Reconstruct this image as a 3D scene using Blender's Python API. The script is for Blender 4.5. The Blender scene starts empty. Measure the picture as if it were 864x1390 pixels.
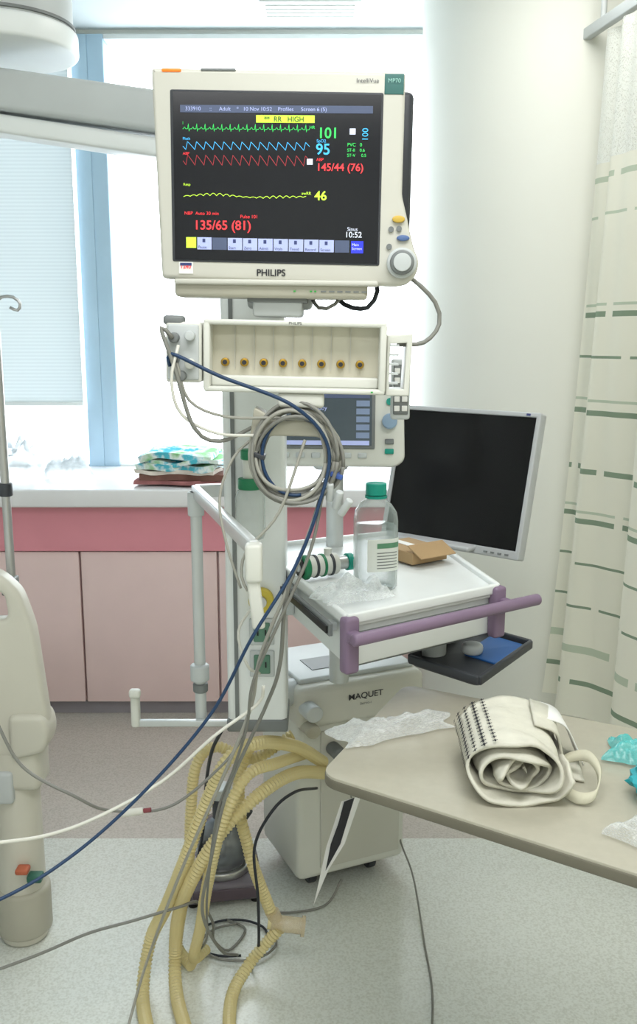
import bpy, bmesh, math, random
from mathutils import Vector, Matrix, noise
random.seed(7)
sc=bpy.context.scene
sc.view_settings.view_transform='Standard'
sc.view_settings.look='None'
sc.view_settings.exposure=0.2
R=math.radians

# ---------------------------------------------------------------- materials
def lin(c):
    return tuple(((x/255)/12.92 if x/255<=0.04045 else ((x/255+0.055)/1.055)**2.4) for x in c)
MC={}
def mat(name,col,rough=0.5,metal=0.0,emit=0.0,var=0.06,scale=8.0,bump=0.0,spec=0.5,ior=1.45):
    if name in MC: return MC[name]
    m=bpy.data.materials.new(name); m.use_nodes=True; nt=m.node_tree
    b=nt.nodes['Principled BSDF']; c=lin(col)
    b.inputs['Roughness'].default_value=rough; b.inputs['Metallic'].default_value=metal
    b.inputs['Specular IOR Level'].default_value=spec; b.inputs['IOR'].default_value=ior
    tc=nt.nodes.new('ShaderNodeTexCoord'); nz=nt.nodes.new('ShaderNodeTexNoise')
    nz.inputs['Scale'].default_value=scale; nz.inputs['Detail'].default_value=4
    nt.links.new(tc.outputs['Object'],nz.inputs['Vector'])
    rp=nt.nodes.new('ShaderNodeValToRGB')
    rp.color_ramp.elements[0].position=0.3; rp.color_ramp.elements[1].position=0.7
    rp.color_ramp.elements[0].color=tuple(x*(1-var) for x in c)+(1,)
    rp.color_ramp.elements[1].color=tuple(min(1,x*(1+var)) for x in c)+(1,)
    nt.links.new(nz.outputs['Fac'],rp.inputs['Fac']); nt.links.new(rp.outputs['Color'],b.inputs['Base Color'])
    if bump:
        bp=nt.nodes.new('ShaderNodeBump'); bp.inputs['Strength'].default_value=bump; bp.inputs['Distance'].default_value=0.01
        nt.links.new(nz.outputs['Fac'],bp.inputs['Height']); nt.links.new(bp.outputs['Normal'],b.inputs['Normal'])
    if emit:
        b.inputs['Emission Color'].default_value=c+(1,); b.inputs['Emission Strength'].default_value=emit
    MC[name]=m; return m

beige=mat('device_beige',(199,198,188),0.45,var=0.02)
beige2=mat('device_beige_dark',(176,173,158),0.5,var=0.03)
cream=mat('cream_plastic',(214,215,207),0.4,var=0.02)
white=mat('white_enamel',(230,234,233),0.35,var=0.02)
lgray=mat('light_gray_plastic',(192,197,197),0.45,var=0.03)
gray=mat('gray_plastic',(118,122,122),0.5)
dgray=mat('dark_gray_plastic',(56,59,64),0.45)
black=mat('black_plastic',(18,18,20),0.4)
steel=mat('brushed_steel',(190,190,190),0.3,metal=0.9)
paintsteel=mat('painted_steel',(200,204,203),0.3,metal=0.2)
gold=mat('brass',(175,140,60),0.3,metal=0.8)
purple=mat('mauve_plastic',(130,110,134),0.42)
teal=mat('teal_plastic',(14,148,130),0.4)
tealdk=mat('teal_panel',(60,108,104),0.5)
orange=mat('orange_lamp',(235,120,40),0.4,emit=0.5)
scr=mat('screen_black',(12,14,22),0.16,var=0.1,spec=0.45)
green_e=mat('trace_green',(50,195,88),emit=0.7); blue_e=mat('trace_blue',(60,165,220),emit=0.7)
red_e=mat('trace_red',(220,52,58),emit=0.75); yel_e=mat('trace_yellow',(180,222,60),emit=0.7)
white_e=mat('screen_white',(205,212,230),emit=0.4); lav_e=mat('screen_lavender',(160,170,212),emit=0.4)
bar_e=mat('screen_bar',(68,78,102),emit=0.5); dblue_e=mat('screen_blue',(40,50,200),emit=0.7)
dred_e=mat('trace_dark_red',(150,40,48),emit=0.6); led_e=mat('led_green',(40,150,60),emit=0.3)
ink=mat('ink',(45,45,50),0.6); inkb=mat('ink_blue',(60,70,120),0.6); inkg=mat('ink_gray',(92,94,98),0.7)
cab_gray=mat('cable_gray',(128,128,122),0.5); cab_gray2=mat('cable_gray_light',(160,159,150),0.5)
cab_blue=mat('cable_blue',(30,58,92),0.45); cab_white=mat('cable_white',(212,211,202),0.45); cab_black=mat('cable_black',(36,40,48),0.5)
pink=mat('laminate_pink',(222,146,158),0.4,var=0.02); pinkl=mat('laminate_pale_pink',(232,206,204),0.4,var=0.02)
counter=mat('counter_white',(232,232,234),0.25,var=0.02)
skirt=mat('skirting_gray',(148,142,148),0.6)
paper=mat('paper',(235,235,232),0.7); card=mat('cardboard',(172,144,106),0.8)
bluep=mat('blue_pad',(40,92,155),0.5)

def thin_plastic(name,col,fac,rough=0.15,d=0.10,scale=30,edge=0.5):
    m=bpy.data.materials.new(name); m.use_nodes=True; nt=m.node_tree
    b=nt.nodes['Principled BSDF']; o=nt.nodes['Material Output']
    b.inputs['Base Color'].default_value=lin(col)+(1,); b.inputs['Roughness'].default_value=rough
    t=nt.nodes.new('ShaderNodeBsdfTransparent'); mx=nt.nodes.new('ShaderNodeMixShader')
    nz=nt.nodes.new('ShaderNodeTexNoise'); nz.inputs['Scale'].default_value=scale
    mr=nt.nodes.new('ShaderNodeMapRange'); mr.inputs['From Min'].default_value=0.3; mr.inputs['From Max'].default_value=0.7
    mr.inputs['To Min'].default_value=max(0,fac-d); mr.inputs['To Max'].default_value=min(1,fac+d)
    lw=nt.nodes.new('ShaderNodeLayerWeight'); lw.inputs['Blend'].default_value=0.25
    ma=nt.nodes.new('ShaderNodeMath'); ma.operation='MULTIPLY_ADD'; ma.inputs[1].default_value=edge; ma.use_clamp=True
    nt.links.new(nz.outputs['Fac'],mr.inputs['Value']); nt.links.new(lw.outputs['Facing'],ma.inputs[0]); nt.links.new(mr.outputs['Result'],ma.inputs[2]); nt.links.new(ma.outputs[0],mx.inputs['Fac'])
    nt.links.new(t.outputs[0],mx.inputs[1]); nt.links.new(b.outputs[0],mx.inputs[2]); nt.links.new(mx.outputs[0],o.inputs[0])
    return m
film=thin_plastic('clear_film',(234,239,240),0.32,0.12)
filmteal=thin_plastic('teal_film',(90,205,205),0.55)
jarmat=thin_plastic('clear_bottle_plastic',(190,201,198),0.13,0.06,0.02,3,0.8)
watm=thin_plastic('water',(168,186,184),0.16,0.05,0.02,3,0.6)
bagmat=thin_plastic('white_bag_film',(226,234,240),0.6,0.4,0.1,9,0.2)
ctube=thin_plastic('clear_tube_plastic',(222,206,172),0.45)

# ---------------------------------------------------------------- geometry helpers
def link(o,parent=None):
    sc.collection.objects.link(o)
    if parent is not None: o.parent=parent
    return o
def group(name,loc=(0,0,0),rot=(0,0,0),parent=None):
    e=bpy.data.objects.new(name,None); e.empty_display_size=0.05; e.location=loc; e.rotation_euler=rot
    return link(e,parent)
def mesh(parent,name,verts,faces,m,smooth=False,loc=(0,0,0),rot=(0,0,0)):
    me=bpy.data.meshes.new(name); me.from_pydata([tuple(v) for v in verts],[],faces); me.update()
    bm=bmesh.new(); bm.from_mesh(me); bmesh.ops.recalc_face_normals(bm,faces=bm.faces); bm.to_mesh(me); bm.free()
    if m: me.materials.append(m)
    if smooth:
        for p in me.polygons: p.use_smooth=True
    o=bpy.data.objects.new(name,me); o.location=loc; o.rotation_euler=rot
    return link(o,parent)
def from_bm(parent,name,bm,m,loc,rot,smooth=True):
    me=bpy.data.meshes.new(name); bm.to_mesh(me); bm.free(); me.materials.append(m)
    if smooth:
        for p in me.polygons: p.use_smooth=True
        try: me.set_sharp_from_angle(angle=R(35))
        except Exception: pass
    o=bpy.data.objects.new(name,me); o.location=loc; o.rotation_euler=rot
    return link(o,parent)
def box(parent,name,c,s,m,bev=0.0,rot=(0,0,0)):
    bm=bmesh.new(); bmesh.ops.create_cube(bm,size=1)
    for v in bm.verts: v.co=Vector((v.co.x*s[0],v.co.y*s[1],v.co.z*s[2]))
    if bev: bmesh.ops.bevel(bm,geom=bm.edges[:],offset=bev,segments=3,profile=0.5,affect='EDGES')
    return from_bm(parent,name,bm,m,c,rot,smooth=bev>0)
def cyl(parent,name,c,r,h,m,axis='Z',r2=None,seg=32,bev=0.0,rot=None):
    bm=bmesh.new(); bmesh.ops.create_cone(bm,cap_ends=True,segments=seg,radius1=r,radius2=r if r2 is None else r2,depth=h)
    if bev:
        es=[e for e in bm.edges if abs(e.verts[0].co.z-e.verts[1].co.z)<1e-6]
        bmesh.ops.bevel(bm,geom=es,offset=bev,segments=3,profile=0.5,affect='EDGES')
    rr={'Z':(0,0,0),'Y':(R(90),0,0),'X':(0,R(90),0)}[axis] if rot is None else rot
    return from_bm(parent,name,bm,m,c,rr)
def lathe(parent,name,prof,m,loc=(0,0,0),rot=(0,0,0),seg=32,sq=0.0):
    vs=[];fs=[]
    for r,z in prof:
        for i in range(seg):
            a=2*math.pi*i/seg; k=1.0
            if sq: k=1/((abs(math.cos(a))**(2+sq)+abs(math.sin(a))**(2+sq))**(1/(2+sq)))
            vs.append((r*k*math.cos(a),r*k*math.sin(a),z))
    for j in range(len(prof)-1):
        for i in range(seg):
            fs.append((j*seg+i,j*seg+(i+1)%seg,(j+1)*seg+(i+1)%seg,(j+1)*seg+i))
    return mesh(parent,name,vs,fs,m,True,loc,rot)
def prism(parent,name,poly,y0,y1,m,bev=0.0,holes=(),flat=False,loc=(0,0,0),rot=(0,0,0)):
    cu=bpy.data.curves.new(name+'_c','CURVE'); cu.dimensions='2D'; cu.fill_mode='BOTH'
    for pl in [poly]+list(holes):
        sp=cu.splines.new('POLY'); sp.points.add(len(pl)-1)
        for i,p in enumerate(pl): sp.points[i].co=(p[0],p[1],0,1)
        sp.use_cyclic_u=True
    hd=abs(y1-y0)/2
    cu.extrude=max(hd-bev,0.0001)
    if bev: cu.bevel_depth=bev; cu.bevel_resolution=2; cu.offset=-bev
    o=bpy.data.objects.new('tmp',cu); sc.collection.objects.link(o)
    dg=bpy.context.evaluated_depsgraph_get(); dg.update()
    me=bpy.data.meshes.new_from_object(o.evaluated_get(dg)); bpy.data.objects.remove(o)
    mid=(y0+y1)/2
    for v in me.vertices:
        x,y,z=v.co
        v.co=(x,y,z+mid) if flat else (x,z+mid,y)
    bm=bmesh.new(); bm.from_mesh(me); bmesh.ops.remove_doubles(bm,verts=bm.verts,dist=1e-5)
    bmesh.ops.recalc_face_normals(bm,faces=bm.faces)
    me.materials.clear()
    return from_bm(parent,name,bm,m,loc,rot,smooth=bev>0)
def rounded(poly,r,n=5):
    out=[];N=len(poly)
    for i in range(N):
        p=Vector(poly[i]);a=Vector(poly[i-1]);b=Vector(poly[(i+1)%N])
        da=(a-p);db=(b-p);k=min(r,da.length*.45,db.length*.45)
        s=p+da.normalized()*k;e=p+db.normalized()*k
        for j in range(n+1):
            t=j/n; q=s*(1-t)**2+p*2*t*(1-t)+e*t*t; out.append((q.x,q.y))
    return out
def beam(parent,name,p,q,w,h,m,bev=0.0):
    p=Vector(p);q=Vector(q);d=q-p
    o=box(parent,name,(p+q)/2,(d.length,w,h),m,bev)
    o.rotation_euler=(0,-math.atan2(d.z,math.hypot(d.x,d.y)),math.atan2(d.y,d.x)); return o
def catmull(pts,step):
    P=[Vector(p) for p in pts]; P=[P[0]*2-P[1]]+P+[P[-1]*2-P[-2]]; out=[]
    for i in range(1,len(P)-2):
        n=max(2,int((P[i+1]-P[i]).length/step))
        for j in range(n):
            t=j/n
            out.append(0.5*((2*P[i])+(P[i+1]-P[i-1])*t+(2*P[i-1]-5*P[i]+4*P[i+1]-P[i+2])*t*t+(3*P[i]-P[i-1]-3*P[i+1]+P[i+2])*t**3))
    out.append(P[-2]); return out
def uniform(C,step):
    out=[C[0]]; acc=0.0
    for a,b in zip(C,C[1:]):
        L=(b-a).length; pos=step-acc
        while pos<=L: out.append(a.lerp(b,pos/L)); pos+=step
        acc=(acc+L)%step
    return out
def tube(parent,name,pts,r,m,step=0.012,seg=8,rib=0.0,smooth=True,raw=False):
    C=[Vector(p) for p in pts] if raw else catmull(pts,step)
    if rib: C=uniform(C,step)
    vs=[];fs=[];up=Vector((0.13,0.2,1)).normalized(); n=None
    for i,c in enumerate(C):
        t=(C[min(i+1,len(C)-1)]-C[max(i-1,0)]).normalized()
        if n is None: n=t.cross(up); n=n if n.length>1e-3 else t.cross(Vector((1,0,0)))
        n=(n-t*n.dot(t)).normalized(); b=t.cross(n)
        rr=r*(1-rib*(i%2)) if rib else r
        for k in range(seg):
            a=2*math.pi*k/seg; vs.append(c+(n*math.cos(a)+b*math.sin(a))*rr)
    for i in range(len(C)-1):
        for k in range(seg): fs.append((i*seg+k,i*seg+(k+1)%seg,(i+1)*seg+(k+1)%seg,(i+1)*seg+k))
    fs.append(tuple(range(seg))); fs.append(tuple((len(C)-1)*seg+k for k in range(seg)))
    return mesh(parent,name,vs,fs,m,smooth)
def mm(lst): return [(a/1000,b/1000,c/1000) for a,b,c in lst]
def text(parent,name,body,loc,size,m,rot=(R(90),0,0),al='LEFT',bold=0.0):
    cu=bpy.data.curves.new(name,'FONT'); cu.body=body; cu.size=size; cu.align_x=al; cu.offset=bold; cu.materials.append(m)
    o=bpy.data.objects.new(name,cu); o.location=loc; o.rotation_euler=rot; return link(o,parent)
def ribbon(parent,name,pts,y,w,m):
    vs=[];fs=[]
    for i,(x,z) in enumerate(pts):
        a=pts[max(i-1,0)];b=pts[min(i+1,len(pts)-1)]
        dx,dz=b[0]-a[0],b[1]-a[1];l=math.hypot(dx,dz) or 1
        nx,nz=-dz/l*w,dx/l*w
        vs+= [(x+nx,y,z+nz),(x-nx,y,z-nz)]
    for i in range(len(pts)-1): fs.append((2*i,2*i+1,2*i+3,2*i+2))
    return mesh(parent,name,vs,fs,m)
def crumple(parent,name,c,sx,sy,h,m,seed=0,n=26,rot=0,freq=14):
    vs=[];fs=[]
    for i in range(n+1):
        for j in range(n+1):
            u=i/n*2-1;v=j/n*2-1
            ang=math.atan2(v,u);k=0.8+0.3*noise.noise(Vector((math.cos(ang)*1.5,math.sin(ang)*1.5,seed)))
            x=u*sx/2*k;y=v*sy/2*k
            q=Vector((x*freq,y*freq,seed*3.1)); e=max(0,1-max(abs(u),abs(v))**3)
            z=h*(0.12+e*(0.35+0.9*abs(noise.noise(q*2.2))+0.35*abs(noise.noise(q*5))))
            x+=0.008*noise.noise(q*1.7+Vector((5,0,0)));y+=0.008*noise.noise(q*1.7+Vector((0,7,0)))
            vs.append((x,y,z))
    for i in range(n):
        for j in range(n):
            a=i*(n+1)+j;fs.append((a,a+1,a+n+2,a+n+1))
    return mesh(parent,name,vs,fs,m,True,c,(0,0,rot))
def blob(parent,name,c,s,m,seed=0,amp=0.25,freq=3):
    bm=bmesh.new(); bmesh.ops.create_icosphere(bm,subdivisions=4,radius=1)
    for v in bm.verts:
        k=1+amp*noise.noise(v.co*freq+Vector((seed,0,0)))+amp*.5*abs(noise.noise(v.co*freq*2.5+Vector((0,seed,0))))
        p=v.co*k; v.co=Vector((p.x*s[0],p.y*s[1],max(p.z,-0.9)*s[2]))
    return from_bm(parent,name,bm,m,c,(0,0,0))

# ---------------------------------------------------------------- room shell
def floor_mat():
    m=bpy.data.materials.new('floor_vinyl'); m.use_nodes=True; nt=m.node_tree; b=nt.nodes['Principled BSDF']
    tc=nt.nodes.new('ShaderNodeTexCoord'); sp=nt.nodes.new('ShaderNodeSeparateXYZ'); nt.links.new(tc.outputs['Object'],sp.inputs[0])
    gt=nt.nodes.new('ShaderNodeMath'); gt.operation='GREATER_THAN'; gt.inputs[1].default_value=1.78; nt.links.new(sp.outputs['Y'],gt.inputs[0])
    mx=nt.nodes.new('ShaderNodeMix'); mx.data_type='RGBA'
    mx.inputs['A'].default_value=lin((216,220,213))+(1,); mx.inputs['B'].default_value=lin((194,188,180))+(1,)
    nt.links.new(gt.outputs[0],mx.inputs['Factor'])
    nz=nt.nodes.new('ShaderNodeTexNoise'); nz.inputs['Scale'].default_value=190; nz.inputs['Detail'].default_value=3; nt.links.new(tc.outputs['Object'],nz.inputs['Vector'])
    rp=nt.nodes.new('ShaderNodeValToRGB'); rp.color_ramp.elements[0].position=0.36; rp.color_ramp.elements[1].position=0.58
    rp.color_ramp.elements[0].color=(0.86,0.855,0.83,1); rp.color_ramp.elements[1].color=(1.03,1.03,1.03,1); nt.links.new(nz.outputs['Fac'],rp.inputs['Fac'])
    ml=nt.nodes.new('ShaderNodeMix'); ml.data_type='RGBA'; ml.blend_type='MULTIPLY'; ml.inputs['Factor'].default_value=1
    nt.links.new(mx.outputs['Result'],ml.inputs['A']); nt.links.new(rp.outputs['Color'],ml.inputs['B']); nt.links.new(ml.outputs['Result'],b.inputs['Base Color'])
    b.inputs['Roughness'].default_value=0.24
    return m
wallm=mat('wall_paint',(228,230,224),0.8,var=0.02,scale=3)
wallb=mat('wall_beige',(232,228,206),0.8,var=0.02,scale=3)
ceilm=mat('ceiling_paint',(196,205,208),0.9,var=0.02,scale=3)
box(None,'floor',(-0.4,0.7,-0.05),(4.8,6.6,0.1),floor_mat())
box(None,'ceiling',(-0.4,0.7,2.65),(4.8,6.6,0.1),ceilm)
wb=group('wall_back')
box(wb,'lower_panel',(-0.4,3.97,0.435),(4.4,0.12,0.87),wallm)
box(wb,'head_panel',(-0.4,3.97,2.59),(4.4,0.12,0.02),wallm)
box(wb,'right_panel',(1.36,3.97,1.725),(0.88,0.12,1.71),wallm)
box(None,'wall_right',(1.86,0.7,1.3),(0.12,6.6,2.6),wallb)
box(None,'wall_left',(-2.66,0.7,1.3),(0.12,6.6,2.6),wallm)
box(None,'wall_front',(-0.4,-2.5,1.3),(4.8,0.12,2.6),wallm)
frm=mat('window_frame_blue',(178,206,226),0.5,var=0.02)
glass=bpy.data.materials.new('window_glass'); glass.use_nodes=True
_n=glass.node_tree; _b=_n.nodes['Principled BSDF']; _t=_n.nodes.new('ShaderNodeBsdfTransparent'); _m=_n.nodes.new('ShaderNodeMixShader')
_b.inputs['Roughness'].default_value=0.02; _b.inputs['Base Color'].default_value=(0.8,0.9,0.95,1); _m.inputs[0].default_value=0.04
_n.links.new(_t.outputs[0],_m.inputs[1]); _n.links.new(_b.outputs[0],_m.inputs[2]); _n.links.new(_m.outputs[0],_n.nodes['Material Output'].inputs[0])
for nm,x0,x1 in (('window_1',-2.6,-0.90),('window_2',-0.90,0.92)):
    w=group(nm)
    box(w,'left_jamb',(x0+0.032,3.94,1.725),(0.064,0.1,1.71),frm,0.004)
    box(w,'right_jamb',(x1-0.032,3.94,1.725),(0.064,0.1,1.71),frm,0.004)
    box(w,'sill_rail',((x0+x1)/2,3.94,0.885),(x1-x0-0.13,0.1,0.03),white,0.004)
    box(w,'head_rail',((x0+x1)/2,3.94,2.57),(x1-x0-0.13,0.1,0.02),white,0.004)
    box(w,'glass',((x0+x1)/2,3.95,1.73),(x1-x0-0.13,0.006,1.65),glass)
def blind_mat():
    m=bpy.data.materials.new('roller_blind_fabric'); m.use_nodes=True; nt=m.node_tree; nt.nodes.remove(nt.nodes['Principled BSDF']); o=nt.nodes['Material Output']
    d=nt.nodes.new('ShaderNodeBsdfDiffuse'); t=nt.nodes.new('ShaderNodeBsdfTranslucent'); mx=nt.nodes.new('ShaderNodeMixShader'); mx.inputs[0].default_value=0.33
    tc=nt.nodes.new('ShaderNodeTexCoord'); wv=nt.nodes.new('ShaderNodeTexWave'); wv.bands_direction='Z'; wv.inputs['Scale'].default_value=22
    nt.links.new(tc.outputs['Object'],wv.inputs['Vector'])
    rp=nt.nodes.new('ShaderNodeValToRGB'); rp.color_ramp.elements[0].color=(0.72,0.76,0.77,1); rp.color_ramp.elements[1].color=(0.80,0.84,0.85,1)
    nt.links.new(wv.outputs['Fac'],rp.inputs['Fac'])
    for s in (d,t): nt.links.new(rp.outputs['Color'],s.inputs['Color'])
    nt.links.new(d.outputs[0],mx.inputs[1]); nt.links.new(t.outputs[0],mx.inputs[2]); nt.links.new(mx.outputs[0],o.inputs[0]); return m
bl=group('window_blind')
box(bl,'fabric',(-1.75,3.86,1.85),(1.56,0.004,1.38),blind_mat())
box(bl,'bottom_bar',(-1.75,3.86,1.155),(1.56,0.02,0.018),white,0.004)
cyl(bl,'roller',(-1.75,3.86,2.54),0.03,1.6,white,'X')
cb=group('windowsill_cabinet')
box(cb,'counter',(-0.95,3.6,0.857),(3.2,0.6,0.066),counter,0.008)
box(cb,'pink_band',(-0.95,3.62,0.737),(3.18,0.54,0.17),pink)
box(cb,'carcass',(-0.95,3.64,0.35),(3.18,0.5,0.60),pinkl)
for i in range(6):
    box(cb,'door_%d'%(i+1),(-0.886-0.512*3+0.256+0.512*i,3.375,0.352),(0.504,0.03,0.59),pinkl,0.003)
box(None,'baseboard_back',(-0.95,3.40,0.027),(3.18,0.02,0.054),skirt)
pm=mat('pillar_paint',(224,225,217),0.55,var=0.015,scale=2)
cyl(None,'round_pillar',(0.80,3.25,1.3),0.46,2.6,pm,seg=96)
v=group('ceiling_vent')
box(v,'frame',(-0.03,3.66,2.594),(0.36,0.2,0.012),white,0.003)
for i in range(4): box(v,'slat_%d'%(i+1),(-0.03,3.60+0.04*i,2.586),(0.32,0.012,0.006),white)

# ---------------------------------------------------------------- curtain + rail
cr=group('curtain_rail')
RA=(0.746,2.80,2.26); RB=(1.04,1.20,2.26)
beam(cr,'track',RA,RB,0.022,0.03,lgray,0.003)
for i,t in enumerate((0.06,0.5,0.95)):
    p=Vector(RA).lerp(Vector(RB),t); cyl(cr,'hanger_%d'%(i+1),(p.x,p.y,2.435),0.008,0.33,lgray)
def curtain_mat():
    m=bpy.data.materials.new('curtain_fabric'); m.use_nodes=True; nt=m.node_tree; b=nt.nodes['Principled BSDF']; o=nt.nodes['Material Output']
    uv=nt.nodes.new('ShaderNodeUVMap'); sp=nt.nodes.new('ShaderNodeSeparateXYZ'); nt.links.new(uv.outputs[0],sp.inputs[0])
    rp=nt.nodes.new('ShaderNodeValToRGB'); cr_=rp.color_ramp; cr_.interpolation='CONSTANT'
    base=lin((240,239,226))+(1,); g=lin((140,158,138))+(1,); g2=lin((196,207,188))+(1,)
    st=[(0,base)]
    for a,w,c in ((0.05,0.005,g),(0.10,0.010,g2),(0.17,0.005,g),(0.235,0.005,g),(0.30,0.005,g),(0.315,0.002,g2),(0.375,0.005,g),(0.46,0.008,g),(0.478,0.003,g2),(0.54,0.003,g),(0.60,0.008,g),(0.615,0.003,g2),(0.68,0.003,g),(0.74,0.003,g2),(0.79,0.009,g2)):
        st+=[(a,c),(a+w,base)]
    cr_.elements[0].position=0; cr_.elements[0].color=base; cr_.elements[1].position=1; cr_.elements[1].color=base
    for p,c in st[1:]:
        e=cr_.elements.new(p); e.color=c
    nt.links.new(sp.outputs['Y'],rp.inputs['Fac'])
    fl=nt.nodes.new('ShaderNodeMath'); fl.operation='MULTIPLY'; fl.inputs[1].default_value=14; nt.links.new(sp.outputs['Y'],fl.inputs[0])
    fr=nt.nodes.new('ShaderNodeMath'); fr.operation='FLOOR'; nt.links.new(fl.outputs[0],fr.inputs[0])
    of=nt.nodes.new('ShaderNodeMath'); of.operation='MULTIPLY_ADD'; of.inputs[1].default_value=0.37; nt.links.new(fr.outputs[0],of.inputs[0])
    ux=nt.nodes.new('ShaderNodeMath'); ux.operation='MULTIPLY'; ux.inputs[1].default_value=5.0; nt.links.new(sp.outputs['X'],ux.inputs[0]); nt.links.new(ux.outputs[0],of.inputs[2])
    fx=nt.nodes.new('ShaderNodeMath'); fx.operation='FRACT'; nt.links.new(of.outputs[0],fx.inputs[0])
    gt=nt.nodes.new('ShaderNodeMath'); gt.operation='LESS_THAN'; gt.inputs[1].default_value=0.88; nt.links.new(fx.outputs[0],gt.inputs[0])
    mx=nt.nodes.new('ShaderNodeMix'); mx.data_type='RGBA'; mx.inputs['A'].default_value=base; nt.links.new(gt.outputs[0],mx.inputs['Factor']); nt.links.new(rp.outputs['Color'],mx.inputs['B'])
    hd=nt.nodes.new('ShaderNodeMath'); hd.operation='GREATER_THAN'; hd.inputs[1].default_value=0.82; nt.links.new(sp.outputs['Y'],hd.inputs[0])
    m2=nt.nodes.new('ShaderNodeMix'); m2.data_type='RGBA'; m2.inputs['B'].default_value=lin((240,242,236))+(1,); nt.links.new(hd.outputs[0],m2.inputs['Factor']); nt.links.new(mx.outputs['Result'],m2.inputs['A'])
    nt.links.new(m2.outputs['Result'],b.inputs['Base Color']); b.inputs['Roughness'].default_value=0.9; b.inputs['Specular IOR Level'].default_value=0.1
    tr=nt.nodes.new('ShaderNodeBsdfTranslucent'); nt.links.new(m2.outputs['Result'],tr.inputs[0]); a=nt.nodes.new('ShaderNodeMixShader'); a.inputs[0].default_value=0.35
    nt.links.new(b.outputs[0],a.inputs[1]); nt.links.new(tr.outputs[0],a.inputs[2])
    tp=nt.nodes.new('ShaderNodeBsdfTransparent'); a2=nt.nodes.new('ShaderNodeMixShader'); mu=nt.nodes.new('ShaderNodeMath'); mu.operation='MULTIPLY'
    vo=nt.nodes.new('ShaderNodeTexVoronoi'); vo.inputs['Scale'].default_value=420; nt.links.new(uv.outputs[0],vo.inputs['Vector'])
    lt=nt.nodes.new('ShaderNodeMath'); lt.operation='LESS_THAN'; lt.inputs[1].default_value=0.33; nt.links.new(vo.outputs['Distance'],lt.inputs[0])
    nt.links.new(lt.outputs[0],mu.inputs[0]); nt.links.new(hd.outputs[0],mu.inputs[1]); nt.links.new(mu.outputs[0],a2.inputs[0]); nt.links.new(a.outputs[0],a2.inputs[1]); nt.links.new(tp.outputs[0],a2.inputs[2])
    nt.links.new(a2.outputs[0],o.inputs[0]); return m
NU,NV=240,60; vs=[];fs=[];uvs=[]
for j in range(NV+1):
    t=j/NV; z=0.36+(2.235-0.36)*t
    for i in range(NU+1):
        s=i/NU
        top=Vector((0.768,2.68)).lerp(Vector((1.02,1.30)),s); bot=Vector((0.690,2.72)).lerp(Vector((1.10,1.30)),s)
        p=bot.lerp(top,t**0.8); amp=0.026*(1-t)+0.012
        ph=s*34+1.3*math.sin(s*9); d=amp*math.sin(ph)+0.008*math.sin(ph*2.3+t*3)
        nrm=Vector((0.97,0.2)); p=p+nrm*d
        vs.append((p.x,p.y,z+(0.006*math.sin(s*7)-0.006)*(1-t))); uvs.append((s*1.6,t))
for j in range(NV):
    for i in range(NU):
        a=j*(NU+1)+i; fs.append((a,a+1,a+NU+2,a+NU+1))
cu=mesh(None,'hospital_curtain',vs,fs,curtain_mat(),True)
ul=cu.data.uv_layers.new(name='UVMap')
for lp in cu.data.loops: ul.data[lp.index].uv=uvs[lp.vertex_index]

# ---------------------------------------------------------------- supply pendant
pn=group('medical_supply_pendant')
cyl(pn,'drop_tube',(-0.70,2.22,2.34),0.155,0.52,lgray,seg=64)
cyl(pn,'joint_collar',(-0.70,2.22,2.075),0.165,0.05,white,seg=64,bev=0.008)
cyl(pn,'collar_groove',(-0.70,2.22,2.108),0.160,0.006,gray,seg=64)
beam(pn,'spring_arm',(-1.15,2.22,2.03),(-0.10,2.20,1.885),0.13,0.085,lgray,0.012)
beam(pn,'arm_cover',(-1.15,2.22,1.965),(-0.20,2.20,1.825),0.09,0.04,white,0.01)
cyl(pn,'arm_end_hub',(-0.13,2.12,1.88),0.10,0.12,lgray,bev=0.01)
box(pn,'column_header',(-0.13,1.98,1.86),(0.14,0.24,0.08),lgray,0.01)
box(pn,'column',(-0.13,1.92,1.24),(0.125,0.12,1.24),white,0.01)
box(pn,'column_groove',(-0.172,1.858,1.24),(0.008,0.004,1.2),gray)
for i,(z,mc) in enumerate(((0.905,mat('outlet_yellow',(205,185,70),0.5)),(0.835,mat('outlet_green',(90,130,110),0.5)),(0.765,mat('outlet_green',(90,130,110),0.5)))):
    if i: 
        box(pn,'socket_plate_%d'%i,(-0.118,1.857,z),(0.052,0.006,0.058),lgray,0.003); box(pn,'socket_face_%d'%i,(-0.118,1.853,z),(0.034,0.006,0.042),mc,0.003)
        for k in (-1,1): box(pn,'slot_%d_%d'%(i,k),(-0.118+0.008*k,1.849,z),(0.003,0.002,0.012),black)
    else:
        cyl(pn,'gas_outlet',(-0.118,1.85,z),0.026,0.02,mc,'Y',bev=0.003); cyl(pn,'gas_outlet_core',(-0.118,1.838,z),0.012,0.012,steel,'Y')
beam(pn,'side_rail',(-0.255,1.90,1.125),(-0.098,1.38,1.125),0.016,0.026,paintsteel,0.003)
cyl(pn,'rail_post',(-0.253,1.89,0.875),0.012,0.50,paintsteel)
cyl(pn,'post_collar_upper',(-0.253,1.89,1.10),0.017,0.05,lgray,bev=0.003)
cyl(pn,'post_knob',(-0.253,1.885,0.735),0.020,0.036,lgray,bev=0.004)
cyl(pn,'post_foot',(-0.253,1.89,0.70),0.016,0.02,gray,bev=0.003)
beam(pn,'low_bar',(-0.394,1.87,0.627),(-0.07,1.87,0.627),0.014,0.014,paintsteel,0.003)
box(pn,'low_bar_hook',(-0.39,1.87,0.660),(0.018,0.024,0.08),cream,0.006)
box(pn,'low_bar_hook_tip',(-0.386,1.85,0.702),(0.024,0.02,0.018),cream,0.006)
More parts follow.
